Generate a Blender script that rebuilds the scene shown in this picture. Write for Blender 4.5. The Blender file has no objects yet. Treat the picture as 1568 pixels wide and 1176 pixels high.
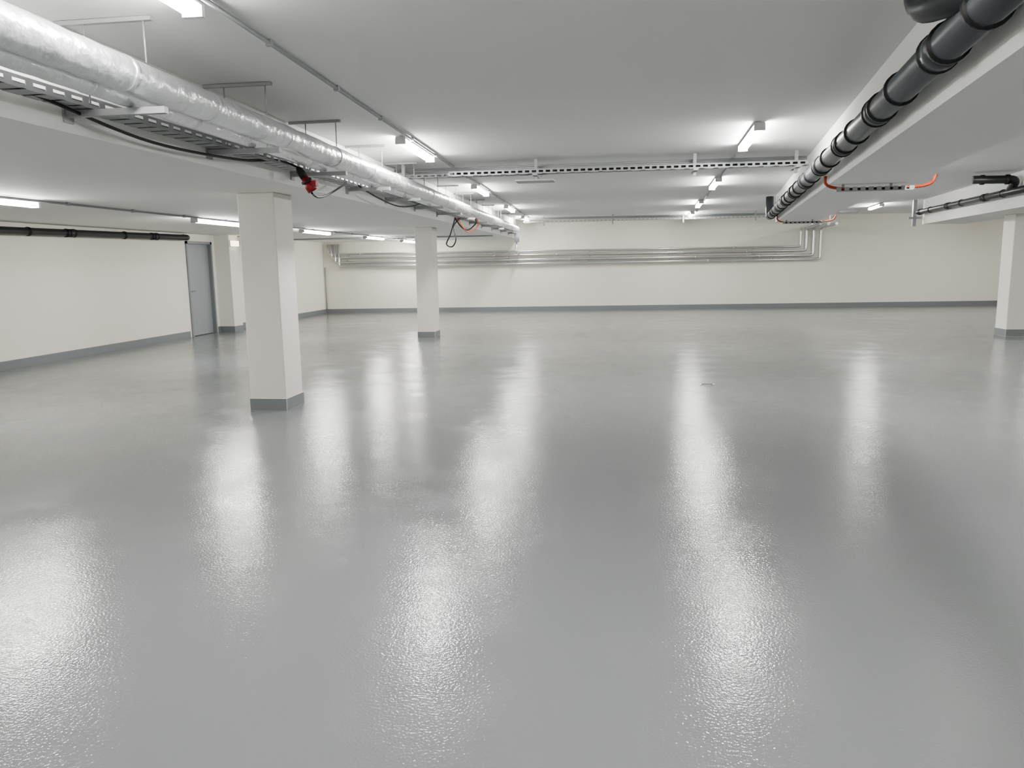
import bpy, bmesh, math, random
from mathutils import Vector, Matrix, Euler
random.seed(4)
S=bpy.context.scene
S.view_settings.view_transform='AgX'
S.view_settings.look='AgX - Medium High Contrast'
S.view_settings.exposure=0.22

# ---------------------------------------------------------------- materials
def mat(name, col, rough=0.6, metal=0.0, bump=None, var=None, emit=None, coat=0, spec=0.5, rvar=None):
    m=bpy.data.materials.new(name); m.use_nodes=True
    nt=m.node_tree; p=nt.nodes['Principled BSDF']
    p.inputs['Base Color'].default_value=(*col,1)
    p.inputs['Roughness'].default_value=rough
    p.inputs['Metallic'].default_value=metal
    p.inputs['Specular IOR Level'].default_value=spec
    p.inputs['Coat Weight'].default_value=coat
    tc=nt.nodes.new('ShaderNodeTexCoord')
    def noise(scale,detail=3,vec=None):
        n=nt.nodes.new('ShaderNodeTexNoise'); n.inputs['Scale'].default_value=scale
        n.inputs['Detail'].default_value=detail
        nt.links.new(vec or tc.outputs['Object'],n.inputs['Vector']); return n
    if var:
        sc,amt=var; n=noise(sc,2); r=nt.nodes.new('ShaderNodeMapRange')
        r.inputs['From Min'].default_value=.3; r.inputs['From Max'].default_value=.7
        r.inputs['To Min'].default_value=1-amt; r.inputs['To Max'].default_value=1+amt
        nt.links.new(n.outputs['Fac'],r.inputs['Value'])
        v=nt.nodes.new('ShaderNodeVectorMath'); v.operation='SCALE'; v.inputs[0].default_value=col
        nt.links.new(r.outputs['Result'],v.inputs['Scale']); nt.links.new(v.outputs['Vector'],p.inputs['Base Color'])
    if rvar:
        sc,a,b=rvar; n=noise(sc,3); r=nt.nodes.new('ShaderNodeMapRange')
        r.inputs['From Min'].default_value=.35; r.inputs['From Max'].default_value=.65
        r.inputs['To Min'].default_value=a; r.inputs['To Max'].default_value=b
        nt.links.new(n.outputs['Fac'],r.inputs['Value']); nt.links.new(r.outputs['Result'],p.inputs['Roughness'])
    if bump:
        prev=None
        for sc,st,di in bump:
            n=noise(sc,1); b=nt.nodes.new('ShaderNodeBump'); b.inputs['Strength'].default_value=st
            b.inputs['Distance'].default_value=di
            nt.links.new(n.outputs['Fac'],b.inputs['Height'])
            if prev: nt.links.new(prev.outputs['Normal'],b.inputs['Normal'])
            prev=b
        nt.links.new(prev.outputs['Normal'],p.inputs['Normal'])
    if emit:
        p.inputs['Emission Color'].default_value=(*emit[0],1); p.inputs['Emission Strength'].default_value=emit[1]
    return m
M_floor=mat('epoxy_floor',(0.235,0.245,0.248),bump=[(85,0.6,0.0023),(4,0.20,0.010)],rvar=(1.6,0.09,0.20),spec=0.5)
M_wall=mat('cream_wall_paint',(0.82,0.795,0.71),rough=0.75)
M_ceil=mat('white_ceiling_paint',(0.82,0.82,0.81),rough=0.8)
M_slab=mat('white_slab_paint',(0.84,0.835,0.81),rough=0.75)
M_col=mat('column_paint',(0.80,0.785,0.73),rough=0.7)
M_base=mat('grey_base_paint',(0.22,0.235,0.245),rough=0.4)
M_galv=mat('galvanised_steel',(0.66,0.67,0.68),rough=0.28,metal=0.9)
M_galvd=mat('dull_galvanised',(0.40,0.41,0.42),rough=0.5,metal=0.4)
M_foil=mat('crinkled_foil',(0.82,0.83,0.85),rough=0.30,metal=0.8,bump=[(10,0.9,0.02),(40,0.6,0.006)])
M_black=mat('black_plastic_pipe',(0.022,0.024,0.027),rough=0.38)
M_dgrey=mat('dark_grey_pipe',(0.075,0.082,0.09),rough=0.35)
M_blackrub=mat('black_rubber',(0.012,0.012,0.012),rough=0.5)
M_greycab=mat('grey_cable',(0.20,0.20,0.205),rough=0.5)
M_red=mat('red_plastic',(0.30,0.015,0.02),rough=0.4)
M_orange=mat('orange_conduit',(0.40,0.06,0.02),rough=0.45)
M_pvc=mat('grey_conduit',(0.33,0.34,0.35),rough=0.5)
M_house=mat('luminaire_housing',(0.62,0.63,0.63),rough=0.45)
M_light=mat('luminaire_diffuser',(0.9,0.9,0.9),rough=0.4,emit=((1.0,0.985,0.96),100.0))
M_door=mat('grey_door_paint',(0.30,0.32,0.33),rough=0.45)
M_frame=mat('door_frame_paint',(0.24,0.26,0.27),rough=0.45)
M_yel=mat('emergency_lamp_glow',(0.9,0.85,0.6),rough=0.4,emit=((1.0,0.9,0.6),2.5))
M_metal=mat('drain_steel',(0.45,0.45,0.45),rough=0.3,metal=0.9)

# ---------------------------------------------------------------- builder
class B:
    def __init__(s,name,*mats):
        s.name=name; s.mats=list(mats); s.bm=bmesh.new()
    def mi(s,m):
        if m is None: return 0
        if m not in s.mats: s.mats.append(m)
        return s.mats.index(m)
    def box(s,a,b,m=None,rz=0,piv=None,bev=0):
        a=Vector(a); b=Vector(b); lo=Vector(map(min,a,b)); hi=Vector(map(max,a,b))
        c=(lo+hi)/2; d=hi-lo
        r=bmesh.ops.create_cube(s.bm,size=1.0)
        T=Matrix.Translation(c)@Matrix.Diagonal((d.x,d.y,d.z,1))
        if rz:
            pv=Vector(piv) if piv else c
            T=Matrix.Translation(pv)@Matrix.Rotation(rz,4,'Z')@Matrix.Translation(-pv)@T
        bmesh.ops.transform(s.bm,matrix=T,verts=r['verts'])
        fs={f for v in r['verts'] for f in v.link_faces}
        for f in fs: f.material_index=s.mi(m)
        if bev:
            es={e for f in fs for e in f.edges}
            bmesh.ops.bevel(s.bm,geom=list(es),offset=bev,segments=2,affect='EDGES',profile=0.5)
    def prism(s,poly,z0,z1,m=None):
        bm=s.bm; n=len(poly)
        lo=[bm.verts.new((x,y,z0)) for x,y in poly]; hi=[bm.verts.new((x,y,z1)) for x,y in poly]
        fs=[bm.faces.new(lo[::-1]),bm.faces.new(hi)]
        for i in range(n): fs.append(bm.faces.new((lo[i],lo[(i+1)%n],hi[(i+1)%n],hi[i])))
        for f in fs: f.material_index=s.mi(m)
    def tube(s,pts,r,m=None,seg=14,cap=True,jit=0):
        bm=s.bm; pts=[Vector(p) for p in pts]; n=len(pts); k=s.mi(m)
        rs=r if isinstance(r,(list,tuple)) else [r]*n
        tan=[]
        for i in range(n):
            a=pts[max(i-1,0)]; b=pts[min(i+1,n-1)]; t=(b-a)
            tan.append(t.normalized())
        ref=Vector((0,0,1)) if abs(tan[0].z)<.9 else Vector((1,0,0))
        u=(ref-tan[0]*ref.dot(tan[0])).normalized(); rings=[]
        for i in range(n):
            u=(u-tan[i]*u.dot(tan[i])).normalized(); v=tan[i].cross(u)
            rings.append([bm.verts.new(pts[i]+(u*math.cos(2*math.pi*j/seg)+v*math.sin(2*math.pi*j/seg))*(rs[i]*(1+random.uniform(-jit,jit)))) for j in range(seg)])
        for i in range(n-1):
            for j in range(seg):
                f=bm.faces.new((rings[i][j],rings[i][(j+1)%seg],rings[i+1][(j+1)%seg],rings[i+1][j])); f.smooth=True; f.material_index=k
        if cap:
            f=bm.faces.new(rings[0][::-1]); f.material_index=k
            f=bm.faces.new(rings[-1]); f.material_index=k
    def done(s,bevel=0):
        bmesh.ops.recalc_face_normals(s.bm,faces=s.bm.faces[:])
        me=bpy.data.meshes.new(s.name); s.bm.to_mesh(me); s.bm.free()
        for m in s.mats: me.materials.append(m)
        o=bpy.data.objects.new(s.name,me); bpy.context.collection.objects.link(o)
        return o
def lerp(a,b,t): return Vector(a)*(1-t)+Vector(b)*t
def seg(a,b,step):
    n=max(1,int((Vector(b)-Vector(a)).length/step)); return [lerp(a,b,i/n) for i in range(n+1)]
def bend(pts,r,n=6):
    pts=[Vector(p) for p in pts]; out=[pts[0]]
    for i in range(1,len(pts)-1):
        p=pts[i]; a=(pts[i-1]-p).normalized(); b=(pts[i+1]-p).normalized()
        A=p+a*r; Bq=p+b*r
        for k in range(n+1):
            t=k/n; out.append(A*(1-t)**2+p*2*t*(1-t)+Bq*t*t)
    out.append(pts[-1]); return out
def smooth(pts,n=8):
    P=[Vector(p) for p in pts]; P=[P[0]]+P+[P[-1]]; out=[]
    for i in range(1,len(P)-2):
        p0,p1,p2,p3=P[i-1],P[i],P[i+1],P[i+2]
        for k in range(n):
            t=k/n
            out.append(0.5*((2*p1)+(p2-p0)*t+(2*p0-5*p1+4*p2-p3)*t*t+(3*p1-p0-3*p2+p3)*t**3))
    out.append(P[-2]); return out
def ring(b,c,d,r0,r1,L,m):
    d=Vector(d).normalized(); c=Vector(c)
    b.tube([c-d*L/2,c-d*L/2,c+d*L/2,c+d*L/2],[r0,r1,r1,r0],m,seg=20)

H=2.90; LO=2.32
def yb(x): return 25.35+0.0817*x          # inner face of the back wall
XL=-9.65; XR=15.0; YF=-4.5

# ---------------------------------------------------------------- room shell
b=B('floor',M_floor); b.prism([(XL-.3,YF-.3),(XR+.3,YF-.3),(XR+.3,yb(XR)+.4),(XL-.3,yb(XL)+.4)],-.2,0); b.done()
b=B('ceiling',M_ceil); b.prism([(XL-.3,YF-.3),(XR+.3,YF-.3),(XR+.3,yb(XR)+.4),(XL-.3,yb(XL)+.4)],H,H+.2); b.done()
b=B('wall_left',M_wall)
DY0,DY1,DH=16.35,17.45,2.16
b.box((XL-.25,YF,0),(XL,DY0,H)); b.box((XL-.25,DY1,0),(XL,yb(XL)+.2,H)); b.box((XL-.25,DY0,DH),(XL,DY1,H)); b.done()
b=B('wall_back',M_wall); b.prism([(XL-.3,yb(XL-.3)),(XR+.3,yb(XR+.3)),(XR+.3,yb(XR+.3)+.3),(XL-.3,yb(XL-.3)+.3)],0,H); b.done()
b=B('wall_right',M_wall); b.box((XR,YF,0),(XR+.25,yb(XR)+.2,H)); b.done()
b=B('wall_front',M_wall); b.box((XL-.25,YF-.25,0),(XR+.25,YF,H)); b.done()
# lowered slab on the left bay
def xs(y): return -3.06-0.008*y
b=B('ceiling_lowered_slab',M_slab)
b.prism([(XL,YF),(xs(YF),YF),(xs(25.1),yb(xs(25))),(XL,yb(XL))],LO,H); b.done()
# downstand beams on the right
def xb(y): return 1.07+0.128*y
b=B('ceiling_beam',M_slab); b.prism([(xb(YF),YF),(xb(YF)+.72,YF),(xb(17.8)+.82,17.8),(xb(17.4),17.4)],LO,H); b.done()
def xc(y): return 4.77+0.122*y
b=B('ceiling_beam',M_slab); b.prism([(xc(6),6),(xc(6)+1.35,6),(xc(20.3)+1.0,20.3),(xc(20.1),20.1)],LO,H); b.done()
# baseboards
BH=.14
b=B('baseboard_left',M_base); b.box((XL,YF,0),(XL+.02,DY0-.08,BH)); b.box((XL,DY1+.08,0),(XL+.02,yb(XL),BH)); b.done()
b=B('baseboard_back',M_base); b.prism([(XL,yb(XL)-.02),(XR,yb(XR)-.02),(XR,yb(XR)),(XL,yb(XL))],0,BH); b.done()
b=B('baseboard_right',M_base); b.box((XR-.02,YF,0),(XR,yb(XR),BH)); b.done()
# pilaster
b=B('wall_pilaster',M_col); b.box((XL,17.62,0),(XL+.38,18.05,LO)); b.box((XL,17.61,0),(XL+.39,18.06,BH),M_base); b.done()
# columns
def column(x0,x1,y0,y1,rz=0):
    b=B('concrete_column',M_col)
    b.box((x0,y0,0),(x1,y1,LO),bev=.012,rz=rz)
    b.box((x0-.008,y0-.008,0),(x1+.008,y1+.008,BH),M_base,rz=rz,bev=.004)
    b.done()
column(-3.98,-3.57,7.8,8.25)
column(-4.25,-3.88,15.95,16.4)
column(7.40,7.82,16.0,16.45)
# door
b=B('door_1',M_door)
b.box((XL-.10,DY0+.06,0.01),(XL-.05,DY1-.06,DH-.06))
for y in (DY0,DY1-.06): b.box((XL-.25,y,0),(XL+.03,y+.06,DH),M_frame)
b.box((XL-.25,DY0,DH-.06),(XL+.03,DY1,DH),M_frame)
b.tube(bend([(XL-.05,DY0+.14,1.03),(XL+.01,DY0+.14,1.03),(XL+.01,DY0+.27,1.03)],.02),.009,M_metal,8)
b.box((XL-.05,DY0+.11,.93),(XL-.043,DY0+.17,1.12),M_metal)
b.done()

# ---------------------------------------------------------------- luminaires
def luminaire(x,y,z,slope,L=1.55):
    """linear damp-proof luminaire, top touching plane z"""
    b=B('linear_ceiling_light',M_house,M_light); bm=b.bm
    prof_h=[(-.045,0),(.045,0),(.054,-.012),(.054,-.020),(-.054,-.020),(-.054,-.012)]
    prof_l=[(-.052,-.020),(.052,-.020),(.050,-.050),(.03,-.070),(-.03,-.070),(-.050,-.050)]
    def ext(pr,y0,y1,k):
        A=[bm.verts.new((px,y0,pz-.014)) for px,pz in pr]; Bv=[bm.verts.new((px,y1,pz-.014)) for px,pz in pr]; n=len(pr)
        for i in range(n):
            if k==1 and i==0: continue
            f=bm.faces.new((A[i],A[(i+1)%n],Bv[(i+1)%n],Bv[i])); f.material_index=k
        if k==0:
            for v in (A[::-1],Bv):
                f=bm.faces.new(v); f.material_index=k
    ext(prof_h,-L/2,L/2,0); ext(prof_l,-L/2+.03,L/2-.03,1)
    for e in (-1,1):
        b.box((-.054,e*(L/2-.015)-.016,-.088),(.054,e*(L/2-.015)+.016,-.03),M_house)
        b.box((-.02,e*L*.3-.02,-.014),(.02,e*L*.3+.02,0),M_galvd)
    me=bpy.data.meshes.new(b.name); bmesh.ops.recalc_face_normals(bm,faces=bm.faces[:]); bm.to_mesh(me); bm.free()
    for m in b.mats: me.materials.append(m)
    o=bpy.data.objects.new(b.name,me); bpy.context.collection.objects.link(o)
    o.location=(x,y,z); o.rotation_euler=(0,0,-math.atan(slope)); return o
def xF(y): return -2.03-.033*y
def xR(y): return 1.0+.045*y
def xLr(y): return -6.3-.008*y
for y in (-1.8,3.15,8.95,14.05,18.95,23.3): luminaire(xF(y),y,H,-.033)
for y in (-3.0,2.1,8.95,14.05,18.95,23.1): luminaire(xR(y),y,H,.045)
for y in (-2.0,2.5,7.1,11.9,16.0,20.1,23.6): luminaire(xLr(y),y,LO,-.008)
for y in (-1.0,3.2,7.6,12.4,17.0,21.6): luminaire(xb(y)+.72+.14 if y<19 else 6.6,y,H,.12)
for y in (2.0,8.0,13.0,18.0,23.0): luminaire(11.0,y,H,0.0)

# conduits along rows
def clamp(b,p,m=M_galvd,s=.018,top=None):
    b.box((p[0]-s,p[1]-s,p[2]-s),(p[0]+s,p[1]+s,top if top else p[2]+s),m)
def conduit(name,pts,r,m,top,step=1.2):
    b=B(name,m); b.tube(bend(pts,.06) if len(pts)>2 else pts,r,m,8)
    for i in range(len(pts)-1):
        for p in seg(pts[i],pts[i+1],step)[:-1]: clamp(b,p,top=top)
    return b.done()
conduit('ceiling_conduit',[(xF(-4)+.09,-4,H-.02),(xF(24.4)+.09,24.4,H-.02)],.013,M_pvc,H)
conduit('ceiling_conduit',[(xR(9.9)+.02,10.6,H-.02),(xR(23)+.09,22.9,H-.02)],.013,M_pvc,H)
conduit('ceiling_conduit',[(xLr(-4)+.09,-4,LO-.02),(xLr(24)+.09,24.2,LO-.02)],.013,M_pvc,LO)
conduit('ceiling_conduit',[(-9.4,20.6,LO-.03),(-3.4,20.9,LO-.03)],.02,M_galvd,LO)

# cross trays
def channel(b,x0,x1,y,z,w,h,step=.09,m=M_galvd):
    """perforated C channel along X : slotted side faces, slotted bottom"""
    for yy in (y-w/2,y+w/2-.004):
        b.box((x0,yy,z),(x1,yy+.004,z+h*.28),m); b.box((x0,yy,z+h*.72),(x1,yy+.004,z+h),m)
        n=int((x1-x0)/step)
        for i in range(n+1):
            x=x0+i*(x1-x0)/n; b.box((x-.016,yy,z+h*.28),(x+.016,yy+.004,z+h*.72),m)
    n=int((x1-x0)/(step*2))
    for i in range(n+1):
        x=x0+i*(x1-x0)/n; b.box((x-.03,y-w/2,z),(x+.03,y+w/2,z+.004),m)
b=B('cable_tray',M_galvd,M_galv)
channel(b,-2.25,2.3,10.35,2.70,.11,.062,m=M_galvd)
channel(b,-3.05,-1.0,10.62,2.72,.08,.05)
b.tube([(-3.06,10.55,2.83),(2.35,10.55,2.83)],.013,M_pvc,8)
b.tube([(-3.06,10.50,2.80),(2.35,10.50,2.80)],.010,M_galvd,8)
b.tube([(-2.2,10.36,2.735),(2.3,10.36,2.735)],.016,M_blackrub,8)
for x in (-2.9,-1.1,.95,2.2):
    b.box((x-.02,10.40,2.62),(x+.02,10.44,H),M_galvd)
    b.box((x-.03,10.25,2.675),(x+.03,10.66,2.70),M_galvd)
b.box((-1.35,10.2,2.60),(-.85,10.5,2.62),M_galvd)
b.done()
b=B('cable_tray',M_galvd)
for k in range(3): b.tube([(-2.9,22.7+.08*k,2.83-.015*k),(6.6,23.0+.08*k,2.83-.015*k)],.014,M_pvc,8)
channel(b,-2.8,4.4,23.0,2.72,.1,.05,.12)
for x in (-2.2,-.2,1.8,3.8,5.8): b.box((x-.02,22.9,2.62),(x+.02,22.94,H),M_galvd)
b.done()

# ---------------------------------------------------------------- left foil pipes, tray and hangers
def xf(y): return -2.50-.0265*y
b=B('foil_insulated_pipe',M_foil)
def foil(dx,z,r,y0,y1,dn=0.0):
    pts=[Vector((xf(y)+dx,y,z)) for y in [y0+(y1-y0)*i/260 for i in range(261)]]
    b.tube(pts,[r*(1+random.uniform(-.03,.03)) for _ in pts],M_foil,22,jit=.02)
    y=y0+.6
    while y<y1:
        ring(b,(xf(y)+dx,y,z),(-.0265,1,0),r,r*1.04,.05,M_foil); y+=random.uniform(.9,1.25)
foil(0,2.575,.092,-4.3,23.9)
foil(-.10,2.495,.055,-4.3,23.2)
b.tube(bend([(xf(23.9),23.85,2.575),(xf(24)-.05,24.25,2.575),(xf(24)-.05,24.30,2.2)],.12),.08,M_foil,16)
b.done()
b=B('galvanised_riser_pipe',M_galv); b.tube(bend([(-3.2,24.3,2.2),(-3.2,24.3,1.86),(-3.2,24.9,1.86)],.06),.03,M_galv,12); b.done()
b=B('pipe_support_bracket',M_galvd)
y=1.0
while y<24:
    x0=xs(y)
    b.box((x0+.02,y-.014,H-.025),(xf(y)+.10,y+.014,H-.003),M_galvd)
    for x in (x0+.18,xf(y)+.05): b.tube([(x,y,H-.01),(x,y,2.46 if x<xf(y)-.1 else 2.66)],.005,M_galvd,6)
    b.box((x0,y+.02,2.40),(xf(y)+.12,y+.06,2.436),M_galvd)
    b.box((x0,y-.0,2.37),(x0+.012,y+.08,2.52),M_galvd)
    y+=1.55
b.done()
b=B('cable_tray',M_galvd)
ys=[-4.2+i*.14 for i in range(int(28/.14))]
W=.13
for dx in (.03,.03+W):
    for zz in (2.445,2.485):
        b.prism([(xs(-4.2)+dx,-4.2),(xs(-4.2)+dx+.004,-4.2),(xs(23.8)+dx+.004,23.8),(xs(23.8)+dx,23.8)],zz,zz+.016)
for i,yy in enumerate(ys):
    b.box((xs(yy)+.03,yy,2.442),(xs(yy)+.034+W,yy+.105,2.446))
    for dx in (.03,.03+W): b.box((xs(yy)+dx,yy,2.445),(xs(yy)+dx+.004,yy+.05,2.50))
for dx,r,m in ((.055,.012,M_greycab),(.085,.012,M_blackrub),(.11,.01,M_greycab),(.135,.012,M_greycab)):
    b.tube([(xs(-4.2)+dx,-4.2,2.465),(xs(23.8)+dx,23.8,2.465)],r,m,8)
b.done()
# drooping cables and the red plug
b=B('hanging_power_cable',M_blackrub)
b.tube(smooth([(-2.9,2.2,2.56),(-3.0,3.0,2.53),(-3.0,3.8,2.45),(-3.0,4.8,2.36),(-3.0,6.0,2.40),(-2.96,6.6,2.47),(-2.9,6.9,2.44)]),.010,M_blackrub,8)
b.tube(smooth([(-2.82,6.98,2.22),(-2.85,7.2,2.20),(-2.9,7.6,2.26),(-2.92,8.1,2.40),(-2.95,8.3,2.46)]),.010,M_blackrub,8)
b.tube(smooth([(-2.95,8.7,2.45),(-2.95,9.3,2.38),(-2.95,10.2,2.33),(-2.95,11.0,2.38),(-2.95,11.5,2.46)]),.010,M_blackrub,8)
b.done()
b=B('red_industrial_plug',M_red,M_blackrub)
d=Vector((.09,.08,-.19)).normalized(); a=Vector((-2.90,6.88,2.44))
b.tube([a,a+d*.03,a+d*.06,a+d*.10],[.02,.032,.036,.036],M_blackrub,14)
b.tube([a+d*.10,a+d*.17,a+d*.18,a+d*.24],[.036,.036,.046,.046],M_red,14)
b.tube([a+d*.13,a+d*.13,a+d*.15,a+d*.15],[.036,.05,.05,.036],M_blackrub,14)
b.box(a+d*.16+Vector((.0,-.02,.02)),a+d*.24+Vector((.05,.02,.04)),M_red)
b.done()
b=B('hanging_cable_coil',M_blackrub,M_orange)
b.tube(smooth([(-3.0,14.2,2.4),(-3.1,14.2,2.1),(-3.18,14.2,1.92),(-3.08,14.22,1.87),(-3.0,14.2,2.0),(-3.05,14.3,2.25),(-3.0,14.6,2.4)]),.012,M_blackrub,8)
b.tube(smooth([(-3.0,14.4,2.4),(-2.9,14.5,2.2),(-2.85,14.8,2.15),(-2.8,15.4,2.3),(-2.85,15.6,2.45)]),.009,M_orange,8)
b.tube(smooth([(-3.05,14.4,2.4),(-2.95,14.5,2.24),(-2.9,14.9,2.2),(-2.86,15.5,2.35),(-2.9,15.7,2.45)]),.014,M_blackrub,8)
b.done()

# ---------------------------------------------------------------- black pipes
def spipe(name,pts,r,m=M_dgrey,clamps=1.3,top=None,br=.12,kmin=0):
    b=B(name,m,M_black); P=bend(pts,br) if len(pts)>2 else [Vector(p) for p in pts]
    b.tube(P,r,m,20)
    for i in range(len(pts)-1):
        A=Vector(pts[i]); Bq=Vector(pts[i+1]); L=(Bq-A).length
        if L<.8: continue
        d=(Bq-A).normalized(); t=.5; kk=0
        while t<L-.1:
            c=A+d*t
            ring(b,c,d,r,r*1.17,.035,M_blackrub)
            if kk%2==0:
                ring(b,c+d*.12,d,r,r*1.12,.10,m); ring(b,c+d*.18,d,r,r*1.2,.025,M_blackrub)
            if top and kk%2==1: b.box(c+Vector((0,-.02,r*.5)),c+Vector((.14,.02,r*.5+.03)),M_galvd)
            t+=clamps*(.55 if kk%2 else 1); kk+=1
    return b
p0=Vector((xb(-4)-.12,-4,2.50)); p1=Vector((xb(16.9)-.14,16.9,2.44))
b=spipe('drain_pipe',[p0,p1],.080,top=H,clamps=.95)
b.tube(bend([p1-Vector((.126,1,0)).normalized()*.05,p1+Vector((.02,.2,0)),p1+Vector((.02,.22,.4))],.12),.08,M_dgrey,18)
for pts in ([(1.27,3.72,H),(1.27,3.72,2.60),(1.36,3.05,2.50)],[(1.30,2.9,H-.12),(1.58,3.55,2.70),(1.54,3.60,2.66),(1.42,3.2,2.55)]):
    P=bend(pts,.09) if len(pts)==3 else smooth(pts,6)
    b.tube(P,.068,M_black,18)
for z in (2.80,2.74,2.68): ring(b,(1.27,3.72,z),(0,0,1),.068,.086,.025,M_blackrub)
for t in (.5,.7,.9): ring(b,lerp((1.30,2.9,H-.12),(1.58,3.55,2.70),t),(.28,.65,-.08),.068,.086,.025,M_blackrub)
b.done()
b=spipe('drain_pipe',[(XL+.16,-3,2.06),(XL+.16,16.1,2.22)],.062,m=M_black,clamps=1.6)
b.tube(bend([(XL+.16,16.0,2.22),(XL+.16,16.25,2.22),(XL+.02,16.25,2.24)],.1),.062,M_black,16)
b.done()
b=spipe('drain_pipe',[(XL+.5,18.3,2.18),(XL+.5,20.2,2.2)],.05,m=M_black,clamps=.9); b.done()
b=spipe('drain_pipe',[(xc(10)-.12,10,2.56),(xc(20)-.12,20.0,2.60)],.058,m=M_black,clamps=1.5,top=H)
b.tube(bend([(xc(14)-.12,14.0,2.6),(xc(14)-.12,13.8,2.76),(xc(14)-.75,13.9,2.78)],.1),.065,M_black,16)
ring(b,(xc(14)-.6,13.9,2.775),(1,0,0),.065,.08,.05,M_blackrub); ring(b,(xc(14)-.25,13.83,2.765),(1,0,0),.065,.08,.05,M_blackrub)
b.done()

# orange corrugated hose loops under the beam
def hose(y,x0,x1,s=1.0):
    b=B('orange_corrugated_hose',M_orange,M_galvd)
    def cor(pts):
        P=smooth(pts,14); b.tube(P,[.0135*s if i%2 else .017*s for i in range(len(P))],M_orange,10)
    cor([(x0-.03,y,2.41),(x0-.03,y,2.34),(x0+.03,y,2.295),(x0+.16,y,2.275)])
    cor([(x1-.14,y+.02,2.275),(x1+.02,y+.03,2.285),(x1+.12,y+.04,2.32),(x1+.16,y+.05,2.40)])
    b.tube([(x0+.1,y,2.27),(x1-.1,y+.02,2.27)],.014,M_blackrub,8)
    b.box((x0+.08,y-.02,2.245),(x1-.08,y+.02,2.255),M_galvd)
    for i in range(10):
        x=x0+.08+(x1-x0-.2)*i/9; b.box((x,y-.022,2.25),(x+.05,y-.018,2.29),M_galvd)
    for x in (x0+.15,x1-.3): b.box((x-.012,y-.01,2.28),(x+.012,y+.01,LO),M_galvd)
    b.done()
hose(8.8,xb(8.8),xb(8.8)+.93)
hose(16.4,xb(16.4),xb(16.4)+.95,.8)

# ---------------------------------------------------------------- back wall pipes
b=B('wall_pipe_run',M_galv)
for k,(z,r,xe) in enumerate(((1.93,.028,5.66),(1.81,.040,5.84),(1.655,.046,6.06),(1.53,.040,6.28))):
    off=.11
    pts=[(-9.45+.12*k,yb(-9.45)-off,2.25),(-9.45+.12*k,yb(-9.45)-off,z),(xe,yb(xe)-off,z),(xe,yb(xe)-off,2.5),(xe-.3,yb(xe)-3.0,2.5)]
    b.tube(bend(pts,.09),r,M_galv,12)
    x=-8.4+.4*k
    while x<xe-.3:
        ring(b,(x,yb(x)-off,z),(1,.0817,0),r,r*1.2,.05,M_galv); x+=2.0
x=-8.8
while x<6:
    b.box((x-.014,yb(x)-.06,1.50),(x+.014,yb(x),1.95),M_galv); x+=2.6
b.done()
# small bits
b=B('emergency_lamp',M_yel,M_house); b.box((XL+.38,17.66,2.06),(XL+.46,17.98,2.19),M_yel,bev=.01); b.box((XL+.375,17.65,2.05),(XL+.40,17.99,2.20),M_house); b.done()
b=B('floor_drain',M_metal,M_blackrub)
b.tube([(1.10,9.81,0.0),(1.10,9.81,.006)],.09,M_metal,24)
for i in range(-2,3): b.box((1.03,9.81+i*.026-.005,.006),(1.17,9.81+i*.026+.005,.0075),M_blackrub)
b.done()
b=B('corner_conduit',M_pvc); b.tube([(XL+.05,yb(XL)-.04,.14),(XL+.05,yb(XL)-.04,1.5)],.018,M_pvc,8); b.done()
b=B('strut_bracket',M_galvd); b.box((xc(20)-.2,20.12,2.28),(xc(20)-.12,20.2,H),M_galvd); b.box((xc(20)-.3,20.12,2.45),(xc(20),20.17,2.5),M_galvd); b.done()

# ---------------------------------------------------------------- world + camera
w=bpy.data.worlds.new('w'); S.world=w; w.use_nodes=True
w.node_tree.nodes['Background'].inputs[0].default_value=(.6,.6,.6,1); w.node_tree.nodes['Background'].inputs[1].default_value=.05
cd=bpy.data.cameras.new('camera'); co=bpy.data.objects.new('camera',cd); bpy.context.collection.objects.link(co)
co.location=(0,0,1.55); co.rotation_euler=(1.41500,0.01581,0.13714)
cd.sensor_width=36; cd.lens=27.046; cd.clip_start=.05
S.camera=co
